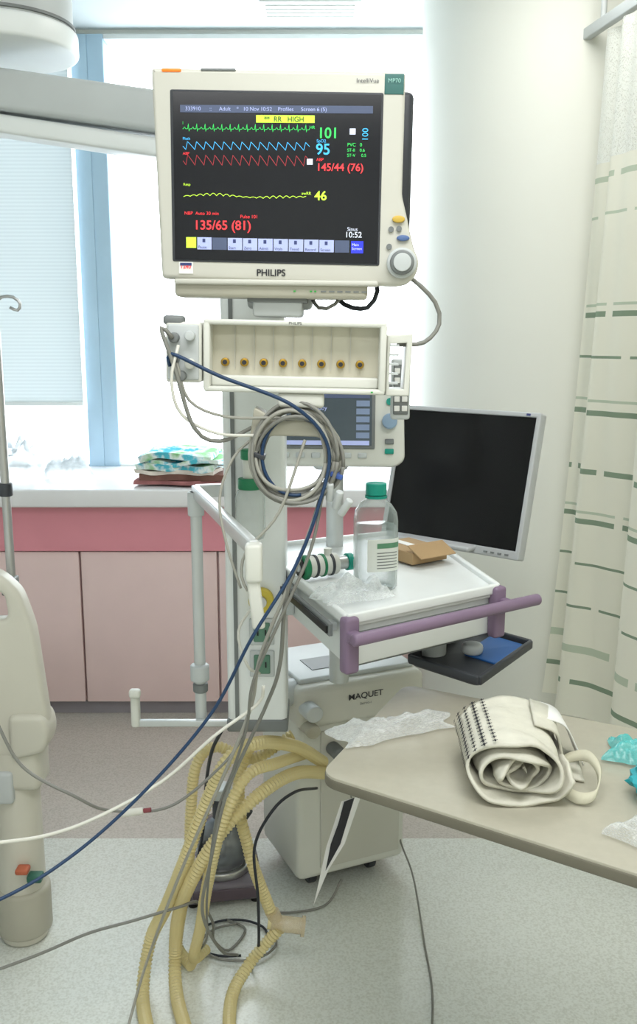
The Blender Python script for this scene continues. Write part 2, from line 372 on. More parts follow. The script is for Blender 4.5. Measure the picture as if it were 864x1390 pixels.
beam(pn,'rail_bracket',(-0.255,1.90,1.125),(-0.17,1.92,1.125),0.02,0.026,paintsteel,0.003)
box(pn,'rail_clamp',(-0.098,1.375,1.105),(0.026,0.03,0.06),cream,0.006)
box(pn,'rail_clamp_strap',(-0.096,1.372,1.045),(0.020,0.014,0.09),cream,0.005,rot=(0,R(-6),0))
box(pn,'column_foot',(-0.13,1.92,0.625),(0.13,0.125,0.03),gray,0.006)

# ---------------------------------------------------------------- patient monitor
def SP(px,py): return ((px-376)*0.00105,(240-py)*0.001015)
mo=group('patient_monitor',(-0.060,1.42,1.668),(0,R(0.8),R(-2)))
out=[(203,93),(549,97),(549,262),(555,285),(562,312),(568,335),(575,350),(575,362),(570,376),(560,385),(545,388),(213,381)]
prism(mo,'front_bezel',rounded([SP(*p) for p in out],0.006,4),0.0,0.045,beige,0.006)
box(mo,'rear_housing',(0.0,0.082,-0.002),(0.33,0.08,0.26),beige2,0.015)
prism(mo,'screen_recess',rounded([SP(*p) for p in ((229,122),(520,125),(520,360),(229,357))],0.003,3),-0.0012,0.004,dgray,0.0008)
prism(mo,'screen',[SP(*p) for p in ((233,125),(517,128),(517,357),(233,354))],-0.0022,0.002,scr)
prism(mo,'corner_badge',[SP(*p) for p in ((521,100),(547,100),(547,127),(521,127))],-0.0012,0.004,tealdk,0.001)
box(mo,'alarm_lamp',(-0.152,0.004,0.1455),(0.028,0.012,0.005),orange,0.002)
box(mo,'alarm_strip',(-0.085,0.006,0.1465),(0.05,0.014,0.004),gray,0.0015)
box(mo,'badge_base',(-0.008,0.03,-0.158),(0.286,0.075,0.024),beige2,0.006)
box(mo,'base_lip',(0.0,-0.0,-0.148),(0.30,0.03,0.008),beige,0.003)
for i,x in enumerate((402,425,431)): box(mo,'led_%d'%(i+1),(SP(x,0)[0],-0.0085,-0.160),(0.003,0.002,0.002),led_e)
for i in range(6): box(mo,'base_vent_%d'%i,(0.07+0.012*i,-0.008,-0.160),(0.008,0.002,0.002),gray)
kx,kz=SP(551,356)
cyl(mo,'dial_ring',(kx,-0.004,kz),0.022,0.012,lgray,'Y',bev=0.003); cyl(mo,'dial',(kx,-0.014,kz),0.0175,0.016,gray,'Y',bev=0.003); cyl(mo,'dial_face',(kx,-0.023,kz),0.013,0.004,lgray,'Y',bev=0.001)
bx,bz=SP(545,295); cyl(mo,'button_yellow',(bx,-0.002,bz),0.0085,0.006,mat('key_yellow',(205,172,74),0.4),'Y',bev=0.002).scale=(1.1,0.6,1)
bx,bz=SP(552,321); cyl(mo,'button_blue',(bx,-0.002,bz),0.0085,0.006,mat('key_blue',(84,110,158),0.4),'Y',bev=0.002).scale=(1.1,0.5,1)
for i,(a,b_) in enumerate(((535,309),(533,333),(546,308))): 
    bx,bz=SP(a,b_); cyl(mo,'button_small_%d'%(i+1),(bx,-0.001,bz),0.004,0.004,gray,'Y')
box(mo,'asset_sticker',(SP(248,0)[0],-0.001,SP(0,366)[1]),(0.021,0.0012,0.017),paper)
text(mo,'sticker_text','1240',(SP(240,0)[0],-0.0025,SP(0,367)[1]),0.008,red_e,bold=0.0001)
box(mo,'sticker_band',(SP(248,0)[0],-0.0022,SP(0,361)[1]),(0.017,0.0008,0.004),inkb)
x,z=SP(368,376); text(mo,'maker_text','PHILIPS',(x,-0.0012,z),0.0135,ink,al='CENTER',bold=0.0003)
x,z=SP(498,112); text(mo,'model_text','IntelliVue',(x,-0.0012,z),0.0085,inkg,al='CENTER')
x,z=SP(534,112); text(mo,'badge_text','MP70',(x,-0.0028,z),0.008,mat('badge_ink',(150,200,190)),al='CENTER')
YS=-0.0030
def rect(name,x0,y0,x1,y1,m,y=YS): 
    a=SP(x0,y1);b=SP(x1,y0); return mesh(mo,name,[(a[0],y,a[1]),(b[0],y,a[1]),(b[0],y,b[1]),(a[0],y,b[1])],[(0,1,2,3)],m)
def stx(name,body,px,py,hpx,m,al='LEFT',bold=0.0,rot=0):
    x,z=SP(px,py); return text(mo,name,body,(x,YS-0.0008,z),hpx*0.00105/0.70,m,rot=(R(90),R(rot),0),al=al,bold=bold)
rect('status_bar',243,143,506,153,bar_e)
stx('status_text','333910      ::     Adult    *   10 Nov 10:52    Profiles     Screen 6 (5)',250,150.5,5,lav_e)
rect('alarm_banner',347,156,427,166,yel_e); stx('alarm_text','**  RR   HIGH',358,164.5,6.5,ink,bold=0.0001)
wave=[]
for i in range(0,350):
    px=246+i*0.5; ph=(px%11.5)/11.5; yy=175
    if ph<0.08: yy=175-8*ph/0.08
    elif ph<0.16: yy=167+12*(ph-0.08)/0.08
    elif ph<0.24: yy=179-4*(ph-0.16)/0.08
    elif 0.5<ph<0.75: yy=175-2.5*math.sin((ph-0.5)/0.25*math.pi)
    wave.append(SP(px,yy))
ribbon(mo,'ecg_trace',wave,YS,0.00032,green_e)
def saw(name,y0,amp,m,per=12.5):
    w=[]
    for i in range(0,350):
        px=246+i*0.5; ph=(px%per)/per
        yy=y0-amp*(ph/0.2 if ph<0.2 else (1-(ph-0.2)/0.8)**0.9)
        w.append(SP(px,yy))
    ribbon(mo,name,w,YS,0.00035,m)
saw('pleth_trace',203,11,blue_e); saw('arterial_trace',224,14,dred_e)
w=[SP(246+i*0.5,267-3.6*abs(math.sin(i*0.17))*(0.35+0.65*math.sin(i*0.018)**2)-1.5*math.sin(i*0.02)) for i in range(0,342)]
ribbon(mo,'resp_trace',w,YS,0.0004,yel_e)
for i,yy in enumerate((169,190,210,252)): stx('trace_label_%d'%i,('I','Pleth','ABP','Resp')[i],246,yy,3.6,(green_e,blue_e,red_e,yel_e)[i])
stx('num_hr','101',431,186,13.5,green_e,bold=0.0003); stx('num_spo2','95',429,208,14,blue_e,bold=0.0003)
stx('num_abp','145/44 (76)',430,230,9.7,red_e,bold=0.0002); stx('num_rr','46',428,270,12,yel_e,bold=0.0003)
stx('num_pulse','100',500,190,8.0,blue_e,rot=-90)
stx('num_nbp','135/65 (81)',260,312,12,red_e,bold=0.0003); stx('clock','10:52',471,321,7.5,white_e,bold=0.0001); stx('clock_label','Sinus',474,312,5,white_e)
stx('label_hr','HR',420,174,4,green_e); stx('label_spo2','SpO2',430,192,4,blue_e); stx('label_abp','ABP',430,217,4,red_e); stx('label_rr','awRR',410,263,4,yel_e)
stx('label_nbp','NBP  Auto 30 min',247,292,4.5,red_e); stx('label_nbp_2','Pulse 101',325,296,4.5,red_e)
stx('side_labels','PVC   0',472,197,4.5,green_e); stx('side_labels_2','ST-II    0.6',472,204,4,green_e); stx('side_labels_3','ST-V     0.5',472,211,4,green_e)
rect('icon_1',475,173,483,181,white_e); rect('icon_2',417,214,425,222,white_e)
rect('soft_key_yellow',249,323,263,338,yel_e)
bw=21.4
for i in range(10):
    x0=264+i*bw; rect('soft_key_%d'%(i+1),x0+0.6,323+i*0.25,x0+bw-0.6,340+i*0.25,bar_e if i in (1,9) else lav_e)
    if i not in(1,9):
        stx('soft_key_text_%d'%(i+1),('Pause','','Start','Zero','Admit','Vitals','Trend','Record','Screen','')[i],x0+2,338.5+i*0.25,3.6,inkb); rect('soft_icon_%d'%(i+1),x0+8,325+i*.25,x0+12,330+i*.25,inkb,YS-0.0005)
rect('soft_key_blue',480,326,497,343,dblue_e); stx('soft_blue_text','Main\nScreen',481,333,3.6,white_e)
box(mo,'second_display_housing',(0.118,0.16,0.035),(0.17,0.03,0.24),dgray,0.01)
box(mo,'housing_link',(0.08,0.13,0.03),(0.08,0.05,0.10),dgray,0.006)
box(mo,'mount_neck',(0.0,0.05,-0.182),(0.075,0.07,0.03),lgray,0.005)
box(mo,'mount_plate',(0.0,0.05,-0.172),(0.09,0.08,0.008),gray,0.002)
box(mo,'mount_arm',(-0.02,0.30,-0.12),(0.07,0.46,0.05),lgray,0.008)
box(mo,'mount_head',(0.0,0.08,-0.155),(0.10,0.06,0.06),lgray,0.008)

# ---------------------------------------------------------------- module rack
rk=group('monitor_module_rack',(-0.035,1.42,1.412),(0,R(1.2),0))
w2,h2=0.13,0.049
rin=mat('rack_inner',(208,204,186),0.5,var=0.02)
box(rk,'back_plate',(0,0.018,0),(0.262,0.02,0.094),rin)
box(rk,'top_shell',(0,0.035,h2),(0.268,0.13,0.008),cream,0.003)
box(rk,'bottom_shell',(0,0.035,-h2),(0.268,0.13,0.008),cream,0.003)
box(rk,'left_shell',(-w2,0.035,0),(0.010,0.13,0.1),cream,0.003)
box(rk,'right_shell',(w2,0.035,0),(0.010,0.13,0.1),cream,0.003)
box(rk,'rear_shell',(0,0.09,0),(0.26,0.02,0.095),cream)
box(rk,'inner_ledge',(0,-0.002,-0.037),(0.25,0.02,0.016),cream,0.003)
for i in range(8):
    x=-0.1055+i*0.0290
    cyl(rk,'socket_%d'%(i+1),(x,0.005,-0.010),0.0064,0.012,gold,'Y',bev=0.001); cyl(rk,'socket_core_%d'%(i+1),(x,-0.002,-0.010),0.0034,0.004,ink,'Y')
    if i<7: box(rk,'slot_guide_%d'%(i+1),(x+0.0145,0.006,0.012),(0.001,0.004,0.065),beige)
text(rk,'rack_label','PHILIPS',(-0.0,-0.0305,h2-0.002),0.006,ink,al='CENTER')
box(rk,'status_led',(0.115,-0.031,-h2),(0.003,0.002,0.002),led_e)
box(rk,'side_module',(-0.163,0.02,0.004),(0.052,0.11,0.088),cream,0.004)
box(rk,'module_front',(-0.163,-0.036,0.004),(0.046,0.006,0.08),lgray,0.003)
for i,(a,b_) in enumerate(((-0.175,0.025),(-0.152,0.028),(-0.175,-0.006),(-0.152,-0.012),(-0.165,-0.03))):
    cyl(rk,'module_port_%d'%(i+1),(a,-0.044,b_),0.0075,0.02,(gray,lgray,gray,cream,gray)[i],'Y',bev=0.002)
box(rk,'pivot_knob',(-0.178,-0.02,0.05),(0.03,0.03,0.014),gray,0.005)
prism(rk,'end_bracket',rounded([(0.137,0.035),(0.175,0.038),(0.172,-0.055),(0.137,-0.055)],0.003,3),-0.01,0.05,cream,0.002,holes=[[(0.142,0.022),(0.166,0.024),(0.164,-0.045),(0.142,-0.045)]])
for k in range(5): box(rk,'bracket_rib_%d'%k,(0.148,0.0,-0.036+0.014*k),(0.014,0.02,0.003),lgray)
box(rk,'rear_arm',(-0.08,0.26,0.0),(0.05,0.36,0.05),lgray,0.008)
box(rk,'cable_hook',(0.01,0.0,-0.064),(0.07,0.05,0.022),cream,0.006)
prism(rk,'hook_lip',rounded([(-0.06,-0.075),(-0.03,-0.092),(0.05,-0.094),(0.072,-0.125),(0.066,-0.13),(0.035,-0.118),(-0.035,-0.118),(-0.06,-0.14),(-0.068,-0.135)],0.006,3),-0.02,0.03,beige2,0.003)
box(rk,'hook_stem',(0.01,0.01,-0.084),(0.03,0.02,0.04),beige2,0.004)

# ---------------------------------------------------------------- cables
def cable(pts,r,m,name='cable'): return tube(None,name,mm(pts),r,m)
cable([(-215,1365,1400),(-212,1360,1418),(-143,1360,1386),(-35,1360,1342),(15,1385,1277),(0,1375,1191),(-37,1365,1097),(-101,1340,995),(-165,1360,869),(-264,1330,757),(-369,1280,675),(-465,1200,648),(-620,1100,640)],0.0028,cab_blue)
cable([(-210,1365,1440),(-226,1362,1455),(-207,1360,1396),(-183,1370,1310),(-147,1390,1288),(-92,1410,1311),(-36,1415,1339)],0.0032,cab_gray)
cable([(-205,1365,1405),(-190,1375,1350),(-140,1390,1325),(-60,1395,1322),(10,1400,1318)],0.0024,cab_gray2)
cable([(-202,1365,1430),(-212,1355,1380),(-200,1365,1330),(-150,1385,1300),(-80,1395,1296)],0.0024,cab_white)
cable([(15,1410,1238),(-14,1400,1145),(-49,1390,1050),(-63,1440,916),(-91,1500,818),(-162,1550,642),(-204,1600,466),(-235,1700,289),(-217,1850,96),(-190,1950,10)],0.0034,cab_gray)
cable([(20,1410,1240),(-2,1400,1180),(-37,1390,1086),(-91,1400,948),(-112,1450,839),(-169,1500,682),(-258,1600,451),(-360,1740,150),(-400,1700,14),(-400,1600,5),(-380,1450,5)],0.0030,cab_gray2)
cable([(10,1415,1225),(-12,1395,1120),(-60,1385,1010),(-104,1410,900),(-120,1460,800),(-150,1530,690),(-190,1600,560),(-225,1700,330),(-250,1850,120),(-300,1950,8)],0.0026,cab_gray)
cable([(-90,1440,880),(-100,1450,846),(-171,1420,801),(-253,1400,733),(-351,1350,696),(-418,1300,694),(-478,1250,711),(-600,1200,720)],0.0028,cab_white)
cable([(-595,1600,762),(-547,1600,660),(-455,1600,601),(-400,1650,544),(-295,1700,525),(-197,1750,586),(-155,1800,627)],0.0030,cab_gray)
g=group('inline_connector',(-0.362,1.665,0.532),(0,R(-8),0)); cyl(g,'shell',(0,0,0),0.007,0.045,cab_white,'X',bev=0.002); cyl(g,'red_collar',(0.030,0,0),0.0045,0.015,mat('collar_red',(130,60,66)),'X',bev=0.001)
cable([(-800,1560,190),(-592,1700,188),(-480,1730,222),(-389,1750,238),(-300,1800,236),(-263,1850,214),(-240,1900,130),(-245,1950,50),(-213,1970,8),(-180,2050,6),(-230,2090,6)],0.0032,cab_gray)
cable([(110,1500,1550),(143,1450,1526),(177,1450,1493),(184,1450,1460),(159,1430,1433),(118,1425,1430)],0.0034,cab_gray)
cable([(-4,2050,382),(-52,1900,451),(-99,1850,434),(-139,1850,347),(-133,1850,223),(-138,1900,59),(-160,1930,6)],0.0034,cab_black)
cable([(195,2330,300),(215,2300,123),(246,2200,55),(254,2000,6),(250,1800,5),(200,1500,5)],0.0024,cab_gray)
cable([(-200,1800,640),(-230,1870,560),(-260,2000,420),(-290,2150,220),(-330,2250,30)],0.004,cab_black)
cable([(10,1500,1525),(40,1470,1490),(75,1460,1485),(90,1460,1510),(85,1480,1530)],0.0036,cab_black)
cable([(-20,1500,1520),(0,1460,1485),(25,1455,1490),(45,1480,1520)],0.003,cab_gray)
cable([(-120,1390,1060),(-140,1385,1130),(-150,1390,1200),(-130,1400,1260),(-100,1410,1290)],0.0022,cab_gray2)
cable([(-130,1830,905),(-160,1780,860),(-140,1750,800),(-120,1800,765)],0.003,cab_white)
cable([(-20,1390,1290),(-60,1385,1180),(-110,1390,1120),(-118,1385,1080),(-108,1375,1060)],0.0024,cab_gray2)
cable([(60,2180,60),(20,2150,8),(-60,2120,6),(-120,2120,6)],0.003,cab_gray)
for k in range(2):
    pts=[(-0.21+0.09*math.cos(a)+0.02*k,2.02+0.07*math.sin(a)-0.02*k,0.006+0.003*k) for a in [j*math.pi/5+k*1.7 for j in range(9)]]
    tube(None,'cable',pts,0.0030,(cab_black,cab_gray)[k])
coil=group('coiled_cable_bundle',(-0.035,1.405,1.265))
for k in range(12):
    rx=0.054+0.012*random.random();rz=0.058+0.02*random.random();ox=random.uniform(-.01,.01);oz=random.uniform(-.012,.004);oy=random.uniform(-.015,.015);ph=random.random()*6
    C=[Vector((ox+rx*math.cos(a)*(1+0.1*math.sin(a)),oy+0.008*math.sin(a*2+ph),oz+rz*math.sin(a)-0.006*math.cos(2*a))) for a in [j*2*math.pi/40 for j in range(41)]]
    tube(coil,'loop_%d'%(k+1),C,0.0030,(cab_gray,cab_gray2,cab_gray)[k%3],raw=True)
tube(coil,'loop_blue',[Vector((0.05*math.cos(a),-0.012,0.06*math.sin(a))) for a in [R(60)+j*R(220)/30 for j in range(31)]],0.0028,cab_blue,raw=True)
for i,(a,b_) in enumerate(((0.062,-0.03),(-0.055,0.0))): box(coil,'tie_%d'%(i+1),(a,0,b_),(0.02,0.03,0.008),(mat('clip_blue',(60,90,160)),dgray)[i],0.002,rot=(0,R(20),0))
for i in range(3): cyl(coil,'plug_%d'%(i+1),(0.052+0.012*i,-0.01,-0.055-0.012*i),0.006,0.03,lgray,rot=(R(20),R(15*i),0),bev=0.002)

# ---------------------------------------------------------------- equipment tray
tr=group('equipment_cart_tray')
A=(0.049,1.571);B=(0.353,1.775);D=(0.25,2.30);C=(-0.141,2.116)
slab=lambda n,poly,z0,z1,m,b=0.0: prism(tr,n,poly,z0,z1,m,b,flat=True)
slab('top_panel',rounded([A,B,D,C],0.015),0.935,0.952,white,0.003)
cx=sum(p[0] for p in (A,B,C,D))/4;cy=sum(p[1] for p in (A,B,C,D))/4
ins=lambda k:[((p[0]-cx)*k+cx,(p[1]-cy)*k+cy) for p in (A,B,D,C)]
slab('drawer_body',ins(0.965),0.858,0.936,white,0.004)
slab('under_frame',ins(0.85),0.842,0.858,gray,0.002)
for n,p,q in (('rim_front',A,B),('rim_right',B,D),('rim_back',D,C),('rim_left',C,A)):
    beam(tr,n,(p[0],p[1],0.952),(q[0],q[1],0.952),0.012,0.020,white,0.004)
u=Vector((B[0]-A[0],B[1]-A[1],0)).normalized(); nf=Vector((u.y,-u.x,0)); A3=Vector((A[0],A[1],0)); B3=Vector((B[0],B[1],0))
beam(tr,'drawer_seam',A3+nf*-0.003+Vector((0,0,0.922)),B3+nf*-0.003+Vector((0,0,0.922)),0.004,0.003,gray)
def post(n,p):
    o=box(tr,n,(p.x,p.y,0.906),(0.030,0.026,0.104),purple,0.007); o.rotation_euler=(0,0,math.atan2(u.y,u.x)); return o
post('corner_post_left',A3+nf*0.004+u*0.004); post('corner_post_right',B3+nf*0.004-u*0.004)
h0=A3+nf*0.035-u*0.012+Vector((0,0,0.925)); h1=B3+nf*0.035+u*0.080+Vector((0,0,0.925))
d=(h1-h0); o=cyl(tr,'handle_bar',(h0+h1)/2,0.0115,d.length,purple,bev=0.005); o.rotation_euler=d.to_track_quat('Z','Y').to_euler()
for i,pp in enumerate((A3-u*0.0,B3+u*0.0)):
    beam(tr,'handle_bracket_%d'%(i+1),pp+Vector((0,0,0.925)),pp+nf*0.038+Vector((0,0,0.925)),0.02,0.022,purple,0.005)
vl=Vector((A[0]-C[0],A[1]-C[1],0)).normalized(); nl=Vector((vl.y,-vl.x,0))
if nl.x>0: nl=-nl
C3=Vector((C[0],C[1],0))
beam(tr,'side_rail',C3+nl*0.018+vl*0.03+Vector((0,0,0.925)),A3+nl*0.018-vl*0.03+Vector((0,0,0.925)),0.008,0.024,gray,0.002)
beam(tr,'side_rail_slot',C3+nl*0.024+vl*0.2+Vector((0,0,0.925)),A3+nl*0.024-vl*0.035+Vector((0,0,0.925)),0.004,0.014,black,0.001)
for t in (0.1,0.5,0.9):
    p=C3.lerp(A3,t); beam(tr,'rail_standoff_%d'%int(t*10),p+Vector((0,0,0.925)),p+nl*0.018+Vector((0,0,0.925)),0.02,0.016,lgray)
box(tr,'column_mount',(-0.075,1.93,0.90),(0.05,0.12,0.07),lgray,0.006)
cyl(tr,'support_post',(0.05,2.16,0.73),0.024,0.24,paintsteel)
lt=group('keyboard_tray')
P=[(0.183,1.787),(0.303,1.666),(0.448,1.877),(0.339,1.995)]
prism(lt,'tray_base',rounded(P,0.02),0.788,0.798,dgray,0.003,flat=True)
ctr=(0.318,1.831); Pi=[Vector(((p[0]-ctr[0])*0.88+ctr[0],(p[1]-ctr[1])*0.88+ctr[1])) for p in P]
bq=[Pi[1].lerp(Pi[2],0.38),Pi[2],Pi[2].lerp(Pi[3],0.6),Pi[1].lerp(Pi[2],0.38)+(Pi[3]-Pi[2])*0.6]
prism(lt,'blue_mat',rounded([(q.x,q.y) for q in bq],0.01),0.798,0.802,bluep,0.001,flat=True)
for i in range(4):
    p,q=P[i],P[(i+1)%4]; beam(lt,'rim_%d'%i,(p[0],p[1],0.801),(q[0],q[1],0.801),0.01,0.018,dgray,0.003)
cyl(lt,'swivel_hub',(0.235,1.83,0.815),0.028,0.04,lgray,bev=0.006); box(lt,'swivel_arm',(0.215,1.87,0.834),(0.06,0.14,0.014),lgray,0.004)
cyl(lt,'hub_cap',(0.315,1.82,0.812),0.022,0.022,lgray,bev=0.008)

# ---------------------------------------------------------------- things on the tray
bt=group('water_bottle',(0.112,1.785,0.953),(0,0,R(15)))
pr=[(0.0,0.002),(0.036,0.0),(0.040,0.006),(0.0405,0.05),(0.039,0.054),(0.0405,0.058),(0.0405,0.135),(0.038,0.152),(0.028,0.168),(0.017,0.176),(0.0165,0.19)]
lathe(bt,'body',pr,jarmat,sq=1.2,seg=48)
lathe(bt,'water',[(0,0.003),(0.034,0.003),(0.037,0.01),(0.037,0.125),(0,0.125)],watm,sq=1.2,seg=48)
cyl(bt,'cap',(0,0,0.196),0.0205,0.024,teal,bev=0.003); cyl(bt,'neck_ring',(0,0,0.181),0.0215,0.005,teal)
lab=[];lf=[]
for i in range(13):
    a=R(-128+i*8.0) ; k=1/((abs(math.cos(a))**3.2+abs(math.sin(a))**3.2)**(1/3.2)); r=0.0413*k
    lab+=[(r*math.cos(a),r*math.sin(a),0.040),(r*math.cos(a),r*math.sin(a),0.104)]
for i in range(12): lf.append((2*i,2*i+2,2*i+3,2*i+1))
mesh(bt,'label',lab,lf,mat('label_paper',(220,224,218),0.6),True)
lab2=[(v[0]*1.01,v[1]*1.01,0.086 if j%2==0 else 0.096) for j,v in enumerate(lab)]
mesh(bt,'label_band',lab2[6:24],lf[:8],mat('label_green',(90,140,110)),True)
for i in range(6): mesh(bt,'label_line_%d'%i,[(v[0]*1.01,v[1]*1.01,(0.046 if j%2==0 else 0.0478)+i*0.006) for j,v in enumerate(lab[6:22])],lf[:7],gray,True)
g=group('ventilator_flow_valve',(0.010,1.855,0.979),(0,0,R(28)))
vg=mat('valve_green',(30,120,80),0.4)
cyl(g,'front_ring',(-0.045,0,0),0.026,0.014,vg,'X',bev=0.003); cyl(g,'front_face',(-0.053,0,0),0.019,0.006,black,'X'); cyl(g,'face_mark',(-0.057,0,0),0.008,0.003,lgray,'X')
cyl(g,'body',(-0.005,0,0),0.022,0.07,cream,'X',bev=0.003)
for i in range(3): cyl(g,'ring_%d'%i,(-0.022+0.018*i,0,0),0.024,0.006,(dgray,vg,dgray)[i],'X',bev=0.001)
cyl(g,'stem',(0.04,0,0),0.014,0.03,steel,'X'); cyl(g,'tip',(0.06,0,0),0.018,0.014,teal,'X',bev=0.002); cyl(g,'side_port',(0.01,0,0.024),0.008,0.02,cream)
crumple(None,'plastic_bag',(0.065,1.690,0.955),0.18,0.085,0.045,film,3,rot=0.5)
g=group('cardboard_box',(0.205,2.02,0.9555),(0,0,R(35)))
box(g,'carton',(0,0,0.014),(0.10,0.13,0.026),card,0.002); box(g,'lid_flap',(0.0,-0.07,0.03),(0.10,0.05,0.002),card,rot=(R(25),0,0)); box(g,'tape',(0,0,0.0275),(0.02,0.13,0.001),paper)
g=group('suction_jar',(-0.135,1.812,1.095))
lathe(g,'jar',[(0,-0.05),(0.026,-0.05),(0.03,-0.04),(0.03,0.03),(0.026,0.045),(0.02,0.05)],jarmat); cyl(g,'lid',(0,0,0.06),0.024,0.022,vg,bev=0.003)
cyl(g,'dial',(0,0,0.09),0.014,0.04,cream,bev=0.003); cyl(g,'knob',(0,0,0.118),0.018,0.02,vg,bev=0.003); box(g,'wall_bracket',(0,0.03,0.08),(0.03,0.04,0.03),gray,0.003)

# ---------------------------------------------------------------- ventilator display
vd=group('ventilator_display',(0.035,2.1,1.235),(R(-12),0,R(-4)))
prism(vd,'case',rounded([(-0.155,-0.085),(0.14,-0.085),(0.16,-0.07),(0.155,0.10),(-0.15,0.10)],0.015),-0.0,0.04,cream,0.006)
box(vd,'screen_frame',(-0.02,-0.001,0.02),(0.225,0.006,0.135),gray,0.003)
box(vd,'screen',(-0.02,-0.004,0.02),(0.21,0.004,0.12),mat('vent_screen',(72,82,88),0.25,emit=0.25))
box(vd,'screen_topbar',(-0.02,-0.0065,0.072),(0.20,0.001,0.01),bar_e); box(vd,'screen_lowbar',(-0.02,-0.0065,-0.034),(0.20,0.001,0.010),lav_e)
for i in range(5): box(vd,'tile_%d'%i,(0.065,-0.0065,0.055-0.018*i),(0.03,0.001,0.013),mat('vent_tile',(110,125,150),emit=0.4))
text(vd,'screen_text','Standby',(-0.06,-0.0075,0.04),0.014,lav_e)
cyl(vd,'dial',(0.125,-0.008,0.015),0.017,0.02,mat('knob_blue',(140,165,190),0.4),'Y',bev=0.003); cyl(vd,'key_top',(0.125,-0.003,0.06),0.008,0.006,teal,'Y')
for i in range(6): box(vd,'key_%d'%i,(-0.11+0.035*i,-0.003,-0.062),(0.02,0.006,0.012),lgray,0.002)
for i in range(2): box(vd,'side_key_%d'%i,(0.125,-0.003,-0.03-0.022*i),(0.02,0.006,0.012),(gray,teal)[i],0.002)
box(vd,'arm_joint',(-0.01,0.06,-0.05),(0.08,0.06,0.08),lgray,0.01)
cyl(vd,'support_pole',(0.0,0.082,-0.18),0.02,0.26,paintsteel,rot=(R(12),0,0))
g=group('infusion_keypad',(0.15,1.72,1.345),(0,0,0))
box(g,'body',(0,0,0),(0.035,0.02,0.11),lgray,0.005); box(g,'panel',(0,-0.011,0),(0.027,0.002,0.09),gray,0.002)
for i in range(5):
    for k in (-1,1): box(g,'key_%d_%d'%(i,k),(0.007*k,-0.013,-0.034+0.017*i),(0.010,0.003,0.010),paper,0.001)
box(g,'holder',(-0.03,0.06,-0.0),(0.03,0.14,0.02),gray,0.004)

# ---------------------------------------------------------------- LCD monitor
silver=mat('silver_plastic',(180,183,185),0.35,var=0.02)
lcg=group('desktop_lcd_monitor',(0.325,2.175,0.0),(0,0,R(-40)))
lc=group('tilting_head',(0,0,1.108),(R(-14),0,0),lcg)
W,Hh=0.382,0.335
prism(lc,'bezel',rounded([(-W/2,-Hh/2),(W/2,-Hh/2),(W/2,Hh/2),(-W/2,Hh/2)],0.006),-0.0,0.03,silver,0.003,holes=[[(-W/2+0.011,-Hh/2+0.02),(W/2-0.011,-Hh/2+0.02),(W/2-0.011,Hh/2-0.011),(-W/2+0.011,Hh/2-0.011)]])
box(lc,'panel',(0,0.010,0.0045),(W-0.02,0.01,Hh-0.03),mat('lcd_black',(15,16,18),0.25,spec=0.3))
box(lc,'rear_shell',(0,0.035,0),(W-0.02,0.03,Hh-0.02),dgray,0.01); box(lc,'rear_bulge',(0,0.06,-0.02),(0.22,0.04,0.2),dgray,0.012)
text(lc,'logo','SCEPTRE',(0,-0.001,-Hh/2+0.006),0.009,gray,al='CENTER')
box(lc,'tag',(W/2-0.03,-0.001,Hh/2-0.006),(0.01,0.001,0.005),inkb)
for i in range(4): box(lc,'button_%d'%i,(W/2-0.03-0.018*i,-0.001,-Hh/2+0.009),(0.009,0.003,0.004),gray)
box(lcg,'neck',(-0.01,0.085,1.03),(0.07,0.022,0.15),silver,0.005); box(lcg,'foot',(-0.02,0.02,0.958),(0.20,0.18,0.012),silver,0.005); box(lcg,'foot_riser',(-0.01,0.05,0.969),(0.1,0.09,0.016),gray,0.005)

# ---------------------------------------------------------------- ventilator unit
vu=group('ventilator_patient_unit',(0.045,2.33,0.0),(0,0,R(24))); vu.scale=(1.04,1.0,0.945)
box(vu,'lower_body',(0,0.02,0.30),(0.30,0.26,0.48),cream,0.018)
box(vu,'upper_body',(0.01,0.0,0.572),(0.34,0.29,0.115),beige,0.02)
box(vu,'top_lid',(0.01,0.01,0.634),(0.31,0.24,0.016),lgray,0.006)
box(vu,'top_recess',(0.01,-0.02,0.6425),(0.20,0.08,0.003),gray)
box(vu,'seam',(0,-0.112,0.512),(0.292,0.006,0.006),gray)
box(vu,'door_panel',(0.02,-0.112,0.29),(0.22,0.006,0.40),beige,0.003)
text(vu,'maker_text','MAQUET',(0.015,-0.1465,0.58),0.023,ink,al='CENTER',bold=0.0003); text(vu,'model_text','Servo-i',(0.015,-0.1465,0.562),0.011,gray,al='CENTER')
cyl(vu,'outlet_port_1',(-0.135,-0.15,0.575),0.022,0.07,lgray,'Y',bev=0.004); cyl(vu,'outlet_port_2',(-0.135,-0.15,0.525),0.018,0.06,beige2,'Y',bev=0.004)
cyl(vu,'cassette',(-0.155,-0.08,0.60),0.035,0.06,lgray,'X',bev=0.006)
cyl(vu,'port_expiratory',(-0.06,-0.14,0.44),0.018,0.05,gray,'Y',bev=0.003); cyl(vu,'port_inspiratory',(0.0,-0.14,0.40),0.018,0.05,gray,'Y',bev=0.003)
box(vu,'base',(0,0.03,0.055),(0.24,0.22,0.02),gray,0.006)
for i,(a,b_) in enumerate(((-0.085,-0.03),(0.085,-0.03),(-0.085,0.11),(0.085,0.11))):
    cyl(vu,'caster_%d'%(i+1),(a,b_,0.026),0.026,0.022,dgray,'X',bev=0.004)

